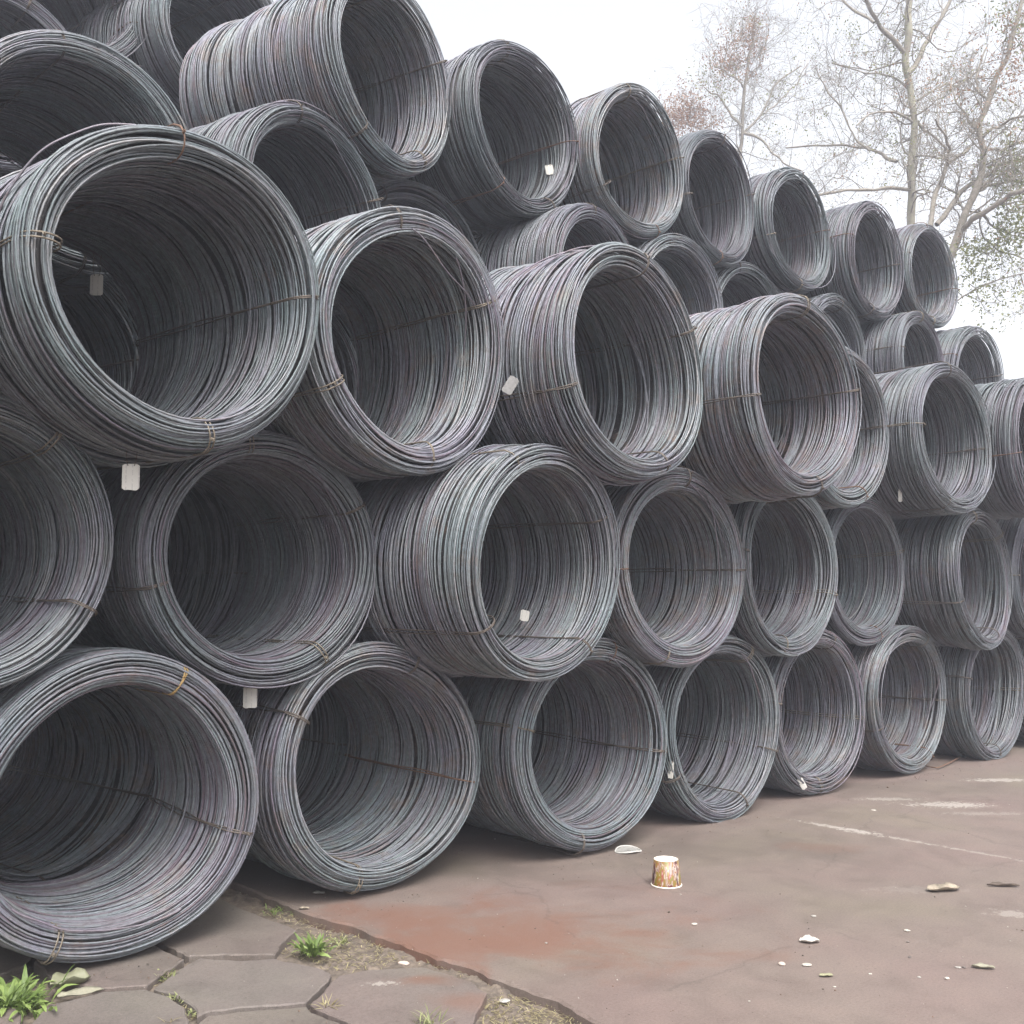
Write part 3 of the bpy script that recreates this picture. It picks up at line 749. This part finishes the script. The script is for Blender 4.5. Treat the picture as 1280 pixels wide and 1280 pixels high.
# the flattened clear lid
def lid(px, py, w):
    p = at(px, py, 0); d = np.linalg.norm(p-CAM); R = w/2/F_PX*d
    m, nt, b = mat_new('clear_plastic'); b.inputs['Base Color'].default_value = (.5, .49, .46, 1); b.inputs['Roughness'].default_value = .25
    b.inputs['Transmission Weight'].default_value = .45
    root = empty('flattened_cup_cover', tuple(p), .4); tag(root, 'flattened clear plastic lid lying at the foot of the third bottom coil', 'plastic lid')
    J = Join(); a = np.arange(40)*2*PI/40
    rr = R*(1+.07*np.cos(2*a+.5)+.03*np.cos(5*a))
    P = np.stack([rr*np.cos(a), rr*np.sin(a), .008+.006*np.sin(2*a)], 1); J.add(*tube_np(P, .0045, 6, True)); 
    link('rim', J.mesh('rim', simple('lid_rim', (.52, .50, .47), .4)), root)
    V = np.concatenate([np.stack([rr*f*np.cos(a), rr*f*np.sin(a), .006+.006*f*np.sin(2*a)], 1) for f in (.98, .6, .1)])
    Q = [[k*40+i, k*40+(i+1) % 40, (k+1)*40+(i+1) % 40, (k+1)*40+i] for k in (0, 1) for i in range(40)]
    link('disc', mesh_np('disc', V, np.array(Q), m), root)
lid(785, 1064, 31)

# the upturned paper cup
def paper_cup():
    p = at(833, 1106, 0); d = np.linalg.norm(p-CAM); k = d/F_PX
    rt, rb, h = 14.3*k, 17.6*k, 29.5*k
    root = empty('paper_cup', tuple(p), .3); tag(root, 'printed gold and brown paper cup standing upside down on the concrete', 'paper cup')
    m, nt, b = mat_new('cup_print')
    tc = coords(nt, 'Object'); mp = nd(nt, 'ShaderNodeMapping'); nt.links.new(tc, mp.inputs[0]); mp.inputs['Scale'].default_value = (1/rb, 1/rb, .45/h)
    n = noise(nt, 2.6, 3, .6, mp.outputs[0], dist=.6)
    c = ramp(nt, n, [(.36, (.03, .016, .016)), (.43, (.13, .035, .028)), (.47, (.30, .26, .22)), (.50, (.21, .07, .02)), (.54, (.12, .14, .02)), (.58, (.22, .11, .02)), (.62, (.20, .03, .024)), (.68, (.30, .22, .19))])
    n2 = noise(nt, 9, 2, .5, mp.outputs[0]); c = mixc(nt, ramp(nt, n2, [(.62, (0, 0, 0)), (.66, (1, 1, 1))]), c, (.36, .31, .26))
    nt.links.new(c, b.inputs['Base Color']); b.inputs['Roughness'].default_value = .38
    paper = simple('cup_paper', (.80, .76, .68), .6, 0, 50, .08, 0)
    def lathe(name, prof, mat):
        a = np.arange(44)*2*PI/44; prof = np.array(prof)
        V = np.concatenate([np.stack([r*np.cos(a), r*np.sin(a), np.full(44, z)], 1) for r, z in prof])
        Q = [[i*44+j, i*44+(j+1) % 44, (i+1)*44+(j+1) % 44, (i+1)*44+j] for i in range(len(prof)-1) for j in range(44)]
        return link(name, mesh_np(name, V, np.array(Q), mat), root)
    q = .10*h
    lathe('cup_wall', [(rb-.0015, q*.5), (rt, h), (rt-.0012, h), (rb-.004, q*.5)], m)
    lathe('rim', [(rb-.004, .001), (rb+.001, .001), (rb+.0025, q*.25), (rb+.001, q*.5), (rb-.004, q*.5)], paper)
    lathe('base', [(rt-.0013, h-.0005), (rt-.003, h-.0008), (rt-.0035, h-.0035), (rt*.5, h-.0032), (.0002, h-.003)], paper)
paper_cup()

# loose wire lying by the sixth coil
P = np.array([at(1150, 958), at(1160, 961), at(1172, 963), at(1186, 957), at(1200, 949)])+np.array([0, 0, .02])
t = np.linspace(0, 4, 24); P = np.stack([np.interp(t, range(5), P[:, c]) for c in range(3)], 1); P[:4, 2] += np.linspace(.12, .02, 4)
tag(link('loose_wire', mesh_np('loose_wire', *tube_np(P, .006, 6), MAT_TIE[1])), 'thin rusty loose wire lying on the concrete beside the sixth bottom coil', 'wire')

# ------------------------------------------------------------------ paper tags wired to the coils
m, nt, b = mat_new('tag_paper')
tc = coords(nt, 'Object'); sx = nd(nt, 'ShaderNodeSeparateXYZ'); nt.links.new(tc, sx.inputs[0])
ln_ = math_(nt, 'SINE', math_(nt, 'MULTIPLY', sx.outputs[0], 260)); ln2 = math_(nt, 'GREATER_THAN', ln_, .82)
br = math_(nt, 'GREATER_THAN', noise(nt, 55, 2, .6, tc), .47)
c = mixc(nt, math_(nt, 'MULTIPLY', math_(nt, 'MULTIPLY', ln2, br), .38), (.50, .48, .44), (.2, .19, .19))
nt.links.new(c, b.inputs['Base Color']); b.inputs['Roughness'].default_value = .5
MAT_TAG = m
MAT_TAG_GREY = simple('tag_grey', (.21, .205, .20), .6, 0, 50)  # even grey, darker than the other tags
def paper_tag(p, w, h, label, rz=0.0, tilt=0.0, roll=0.0, curl=.03, up=.06, wires=True, mat=None):
    """plate hanging below point p (its top edge), w x h metres"""
    root = empty('paper_tag', tuple(p), 0); root.rotation_euler = (tilt, roll, rz); tag(root, label, 'tag', 'paper tags wired to the coils')
    n = 7; x = np.linspace(-w/2, w/2, n); cy = curl*w*((x/(w/2))**2)
    rows = np.linspace(0, -h, 4); corner = .006
    V = []
    for s in (0, .0016):
        for k, z in enumerate(rows):
            for i in range(n):
                zz = z+rng.normal(0, .0012)-(corner if (k == 0 and i in (0, n-1)) else 0)+(corner if (k == 3 and i in (0, n-1)) else 0)
                V.append((x[i], cy[i]+s, zz))
    V = np.array(V); i = np.arange(3)[:, None]*n+np.arange(n-1)[None]
    q = np.stack([i, i+n, i+n+1, i+1], -1).reshape(-1, 4)
    rim = [(k, k+1) for k in range(n-1)]+[(n-1+k*n, n-1+(k+1)*n) for k in range(3)]+[(4*n-1-k, 4*n-2-k) for k in range(n-1)]+[((3-k)*n, (2-k)*n) for k in range(3)]
    Q = np.concatenate([q, q[:, ::-1]+4*n, np.array([[a, b_, b_+4*n, a+4*n] for a, b_ in rim])])
    link('plate', mesh_np('plate', V, Q, mat or MAT_TAG, False), root)
    if wires:
        for sx_ in (-.3, .3):
            P = np.array([(w*sx_*.6, 0, -.008), (w*sx_, -.004, up*.3), (w*sx_*.8, .002, up*.7), (w*sx_*1.1, .006, up)])
            link('hanging_wire', mesh_np('hanging_wire', *tube_np(P, .0016, 4), MAT_TIE[0]), root)
    return root
def tag_at(px, py, wpx, hpx, dist, label, **k):
    """px, py: the middle of its top edge; dist: metres along the view"""
    p = along(px, py, dist); return paper_tag(p, wpx*.9/F_PX*dist, hpx*.95/F_PX*dist, label, **k)
def depth_of(x, y, z): return float((np.array([x, y, z])*S-CAM)@FW)
d1 = float((at(164, 579, 1.62*S)-CAM)@FW)
tag_at(164, 580, 23, 34, d1, 'white paper tag hanging in the dark gap under the biggest third row coil', rz=-.35, up=.10)
tag_at(313, 858, 19, 28, depth_of(1.55, .30, .86), 'pale tag hanging in the gap between the two nearest bottom coils', rz=-.45, up=.08)
tag_at(657, 763, 13, 14, depth_of(2.86, .24, .93), 'small white tag inside the second row coil that juts forward', rz=-.3, roll=.15, up=.01, wires=False)
tag_at(686, 206, 12, 13, depth_of(3.82, 1.35, 3.46), 'small white tag low inside the second top row coil', rz=-.4, roll=-.2, up=.01)
tag_at(121, 343, 17, 28, depth_of(.90, .66, 2.3), 'grey tag deep inside the biggest third row coil', rz=-.5, up=.10)
tag_at(839, 952, 8, 22, depth_of(3.98, .12, .40), 'narrow white tag on the left lip of the fourth bottom coil', rz=-1.15, roll=.08, up=.02)
tag_at(999, 973, 8, 15, depth_of(5.25, .12, .08), 'small pale tag in the lower lip of the fifth bottom coil', rz=-.9, roll=-.5, up=.02)
tag_at(1125, 611, 5, 17, depth_of(6.10, .10, 1.9), 'small white tag on the shaded left side of a coil near the right edge', rz=-1.0, up=.02)
tag_at(644, 472, 15, 24, depth_of(2.64, -.17, 2.02), 'greyish tag poking out at the right rim of the second full third row coil', rz=-.6, roll=.55, up=.02, wires=False, mat=MAT_TAG_GREY)

# ------------------------------------------------------------------ trees behind the pile
MAT_BARK = simple('bark', (.26, .23, .195), .9, 0, 14, .45, .01, (.17, .155, .12))
MAT_MOSS = simple('mossy_bark', (.26, .255, .18), .9, 0, 6, .4, .01, (.19, .165, .135))
MAT_LEAF_O = leaf_mat('fresh_leaves', (.10, .115, .03), (.25, .26, .085), .45)
MAT_LEAF_P = leaf_mat('reddish_leaves', (.20, .10, .05), (.33, .19, .10), .4)

def build_tree(dist, limbs, leaf_blobs, label, seed, twig_scale=1.0, twig_n=1.0, foot=None, mat=MAT_BARK, stray=.16):
    """limbs: (points in frame pixels, radius px start, radius px end, depth drift in m, twigs). The trunk comes first and reaches the ground."""
    r = np.random.default_rng(seed); k = dist/F_PX
    tp = limbs[0][0]; b0 = along(*tp[0], dist)
    base = np.array([b0[0]+(foot or 0), b0[1], 0.0])
    root = empty('bare_tree', tuple(base-np.array([0, 0, .1]))); tag(root, label, 'tree', 'trees behind the coil pile')
    org = np.array(root.location)
    Jt, Jb = Join(), Join(); JL = [Join(), Join()]
    def smooth(P, n):
        P = np.array(P); t = np.linspace(0, len(P)-1, n); i = np.minimum(t.astype(int), len(P)-2); f = (t-i)[:, None]
        g_ = np.gradient(P, axis=0); a, b_ = P[i], P[i+1]; m0, m1 = g_[i], g_[i+1]
        return (2*f**3-3*f**2+1)*a+(f**3-2*f**2+f)*m0+(-2*f**3+3*f**2)*b_+(f**3-f**2)*m1
    def leaf(c, n, size, which, spread):
        size *= .8; n = int(n*1.5)
        for _ in range(n):
            p = c+r.normal(0, spread, 3); a = r.normal(0, 1, 3); a /= np.linalg.norm(a); b_ = np.cross(a, r.normal(0, 1, 3)); b_ /= np.linalg.norm(b_)
            s = size*r.uniform(.6, 1.4)
            V = np.array([p-a*s, p-b_*s*.45, p+a*s, p+b_*s*.45]); JL[which].add(V-org, np.array([[0, 1, 2, 3]]), r.uniform(0, 1))
    def grow(p, d, length, rad, lev):
        n = 7 if lev < 3 else 5
        P = [p]; q = p.copy(); dd = d.copy()
        for _ in range(n-1):
            dd = dd+r.normal(0, .26, 3)+np.array([0, 0, .05]); dd /= np.linalg.norm(dd); q = q+dd*length/(n-1); P.append(q.copy())
        Jb.add(*tube_np(np.array(P)-org, np.linspace(rad, rad*.35, n), 4 if lev < 2 else 3))
        if lev >= 3:
            if r.random() < stray: leaf(P[-1], int(r.integers(2, 6)), .034, 0 if r.random() < .6 else 1, .12)
            return
        for _ in range(int((5, 5, 3)[lev-1]*twig_n+r.random())):
            i = r.uniform(.2, 1)*(n-1); j = min(int(i), n-2); s = P[j]+(P[j+1]-P[j])*(i-j)
            nd_ = dd*.6+r.normal(0, .62, 3)+np.array([0, 0, .08]); nd_ /= np.linalg.norm(nd_)
            grow(s, nd_, length*r.uniform(.4, .7), max(rad*.48, .0045), lev+1)
    for li, (pts, r0, r1, drift, tw) in enumerate(limbs):
        W = [along(*p, dist+drift*(i/(len(pts)-1))) for i, p in enumerate(pts)]
        if li == 0: W = [base, base*.4+W[0]*.6]+W
        n = 6*len(W); P = smooth(W, n)
        P += np.stack([knots(n, 4, k*1.2, r) for _ in range(3)], 1)
        rad = np.linspace(r0, r1, n)*k*(1+knots(n, 3, .07, r))
        (Jt if li == 0 else Jb).add(*tube_np(P-org, rad, 9 if li == 0 else 6))
        for _ in range(int(tw*twig_n)):
            i = int(r.uniform(.3 if li == 0 else .15, 1)*(n-2)); t = P[i+1]-P[i]; t /= np.linalg.norm(t)
            d = t*.5+r.normal(0, .7, 3); d /= np.linalg.norm(d)
            grow(P[i], d, twig_scale*r.uniform(.7, 1.5), max(.011, rad[i]*.3), 1)
    for (px, py, sx_, sy_, n, which, size) in leaf_blobs:
        for _ in range(n//5):
            c = along(px+r.normal(0, sx_), py+r.normal(0, sy_), dist+r.normal(0, sx_*k))
            leaf(c, 5, size, which, .10)
        for _ in range(max(2, n//90)):
            c = along(px+r.normal(0, sx_*.5), py+r.normal(0, sy_*.5), dist); grow(c, r.normal(0, .5, 3)+np.array([0, 0, .1]), .9, .012, 2)
    tr = link('trunk', Jt.mesh('trunk', mat), root)
    bw = link('branches', Jb.mesh('branches', MAT_BARK), root); bw['kind'] = 'stuff'
    for Jl, mt in zip(JL, (MAT_LEAF_O, MAT_LEAF_P)):
        if Jl.n: lv = link('leaves', Jl.mesh('leaves', mt), root); lv['kind'] = 'stuff'
    return root

build_tree(25, [
 ([(1141,300),(1138,220),(1143,150),(1133,92),(1134,40),(1137,-20),(1142,-90)], 5.4, 3.4, 0, 26),
 ([(1130,66),(1100,30),(1085,10),(1068,-30),(1045,-70)], 3.4, 2.0, -1.5, 9),
 ([(1134,93),(1150,70),(1163,42),(1181,16),(1205,-30)], 3.4, 2.2, 1.0, 9),
 ([(1093,26),(1070,14),(1048,-4),(1020,-30)], 2.0, 1.2, 1.0, 6),
 ([(1138,238),(1105,236),(1070,240),(1030,243),(1000,252)], 2.4, 1.2, -2.0, 9),
 ([(1120,205),(1098,190),(1078,185),(1040,182),(985,186)], 2.6, 1.1, 2.0, 10),
 ([(1085,188),(1062,160),(1050,135),(1030,110),(1020,85)], 1.6, .8, 1.0, 9),
 ([(1143,152),(1118,140),(1090,142),(1070,158)], 1.7, .9, -1.0, 7),
 ([(1142,152),(1160,166),(1178,182),(1184,200)], 2.2, 1.4, 1.0, 5),
 ([(1136,110),(1110,95),(1080,90),(1040,80)], 1.6, .8, 2.0, 9),
 ([(1140,130),(1170,110),(1200,105),(1230,80)], 1.8, .9, 2.0, 9),
], [(1140, 60, 30, 40, 300, 0, .04), (1060, 120, 50, 60, 300, 0, .035), (1068, 45, 12, 14, 60, 0, .04), (1120, 190, 40, 40, 170, 0, .04), (1150, 105, 30, 25, 160, 1, .04)],
 'straight mossy trunked tree rising behind the last top row coil', 61, 1.15, 1.0, mat=MAT_MOSS)

build_tree(21, [
 ([(1150,420),(1193,310),(1207,268),(1224,226),(1230,190),(1224,166),(1232,138),(1246,100),(1262,62),(1275,10),(1284,-50)], 6.4, 2.0, 0, 22),
 ([(1201,288),(1222,272),(1250,252),(1275,240),(1310,222)], 3.6, 2.4, -1.5, 7),
 ([(1172,282),(1188,256),(1204,238),(1235,218),(1262,204),(1310,190)], 3.6, 2.6, 1.5, 8),
 ([(1163,282),(1169,248),(1178,222),(1186,206),(1198,195),(1212,184)], 3.6, 2.2, 2.0, 7),
 ([(1222,240),(1240,232),(1262,226),(1300,214)], 2.2, 1.4, .8, 5),
 ([(1186,206),(1184,180),(1180,165),(1168,150)], 2.0, 1.2, -1, 6),
 ([(1226,170),(1214,156),(1206,140),(1192,120),(1188,100)], 2.2, 1.0, 1.5, 8),
 ([(1228,172),(1245,160),(1265,150),(1300,140)], 2.2, 1.2, -1.5, 8),
 ([(1236,130),(1222,110),(1224,85),(1236,55)], 1.8, .9, 1.0, 8),
 ([(1232,186),(1250,186),(1270,180),(1300,172)], 1.8, 1.0, 1.0, 6),
 ([(1222,262),(1236,278),(1250,290),(1258,298)], 1.5, .8, .5, 2),
 ([(1205,262),(1225,270),(1232,300),(1262,318),(1300,330)], 1.4, .8, .5, 5),
 ([(1180,392),(1210,368),(1240,352),(1290,340)], 1.1, .8, .5, 4),
], [(1268, 215, 14, 30, 700, 0, .05), (1232, 312, 22, 9, 320, 0, .05), (1262, 300, 14, 20, 420, 0, .05), (1218, 345, 14, 20, 330, 0, .045), (1252, 370, 26, 25, 260, 0, .045),
    (1262, 70, 20, 32, 420, 1, .045), (1270, 255, 12, 25, 360, 0, .05), (1215, 140, 30, 30, 150, 1, .04), (1265, 20, 20, 20, 200, 0, .045)],
 'leaning forked tree at the right edge with leafy creeper on its limbs', 62, 1.0, 1.0)

build_tree(32, [
 ([(926,230),(927,170),(930,110),(936,70),(943,40),(946,20)], 3.2, 1.0, 0, 26),
 ([(927,160),(912,140),(900,124),(880,110)], 1.8, .8, 1.5, 9),
 ([(930,108),(918,98),(908,90),(896,84)], 1.3, .7, -1, 8),
 ([(931,104),(944,90),(952,70),(957,48)], 1.3, .7, 1, 7),
 ([(928,168),(945,150),(965,115),(978,98),(1000,84)], 1.8, .8, 2, 10),
 ([(930,166),(955,180),(975,200),(1000,215)], 1.7, .9, -1, 6),
 ([(955,142),(975,125),(990,110),(1010,80)], 1.1, .6, 1, 8),
 ([(928,190),(900,175),(870,160),(845,150)], 1.5, .7, 1, 9),
], [(858, 138, 17, 14, 1300, 1, .05), (845, 150, 8, 10, 300, 1, .05), (880, 155, 14, 8, 300, 1, .05), (915, 72, 13, 15, 800, 1, .05), (940, 46, 7, 14, 420, 1, .05), (885, 100, 20, 14, 220, 0, .05), (960, 130, 40, 45, 200, 0, .05)],
 'thin farther tree with reddish leaves showing above the third and fourth top coils', 63, 1.3, 1.0)

# ------------------------------------------------------------------ veiling glare volume
GLARE_HAZE = .0048  # even scattering volume added to imitate veiling glare over coils and trees
def glare_haze_box():
    bm = bmesh.new(); bmesh.ops.create_cube(bm, size=1)
    for v in bm.verts: v.co = Vector((v.co.x*156, v.co.y*156, -1.2 if v.co.z < 0 else 17))
    me = bpy.data.meshes.new('glare_haze'); bm.to_mesh(me); bm.free()
    m = bpy.data.materials.new('glare_haze_air'); m.use_nodes = True; nt = m.node_tree; nt.nodes.clear()
    o = nt.nodes.new('ShaderNodeOutputMaterial'); v = nt.nodes.new('ShaderNodeVolumePrincipled')
    v.inputs['Color'].default_value = (.84, .88, 1.0, 1); v.inputs['Density'].default_value = GLARE_HAZE; v.inputs['Anisotropy'].default_value = .2
    nt.links.new(v.outputs[0], o.inputs['Volume']); me.materials.append(m)
    link('glare_haze', me)['kind'] = 'stuff'
if GLARE_HAZE: glare_haze_box()
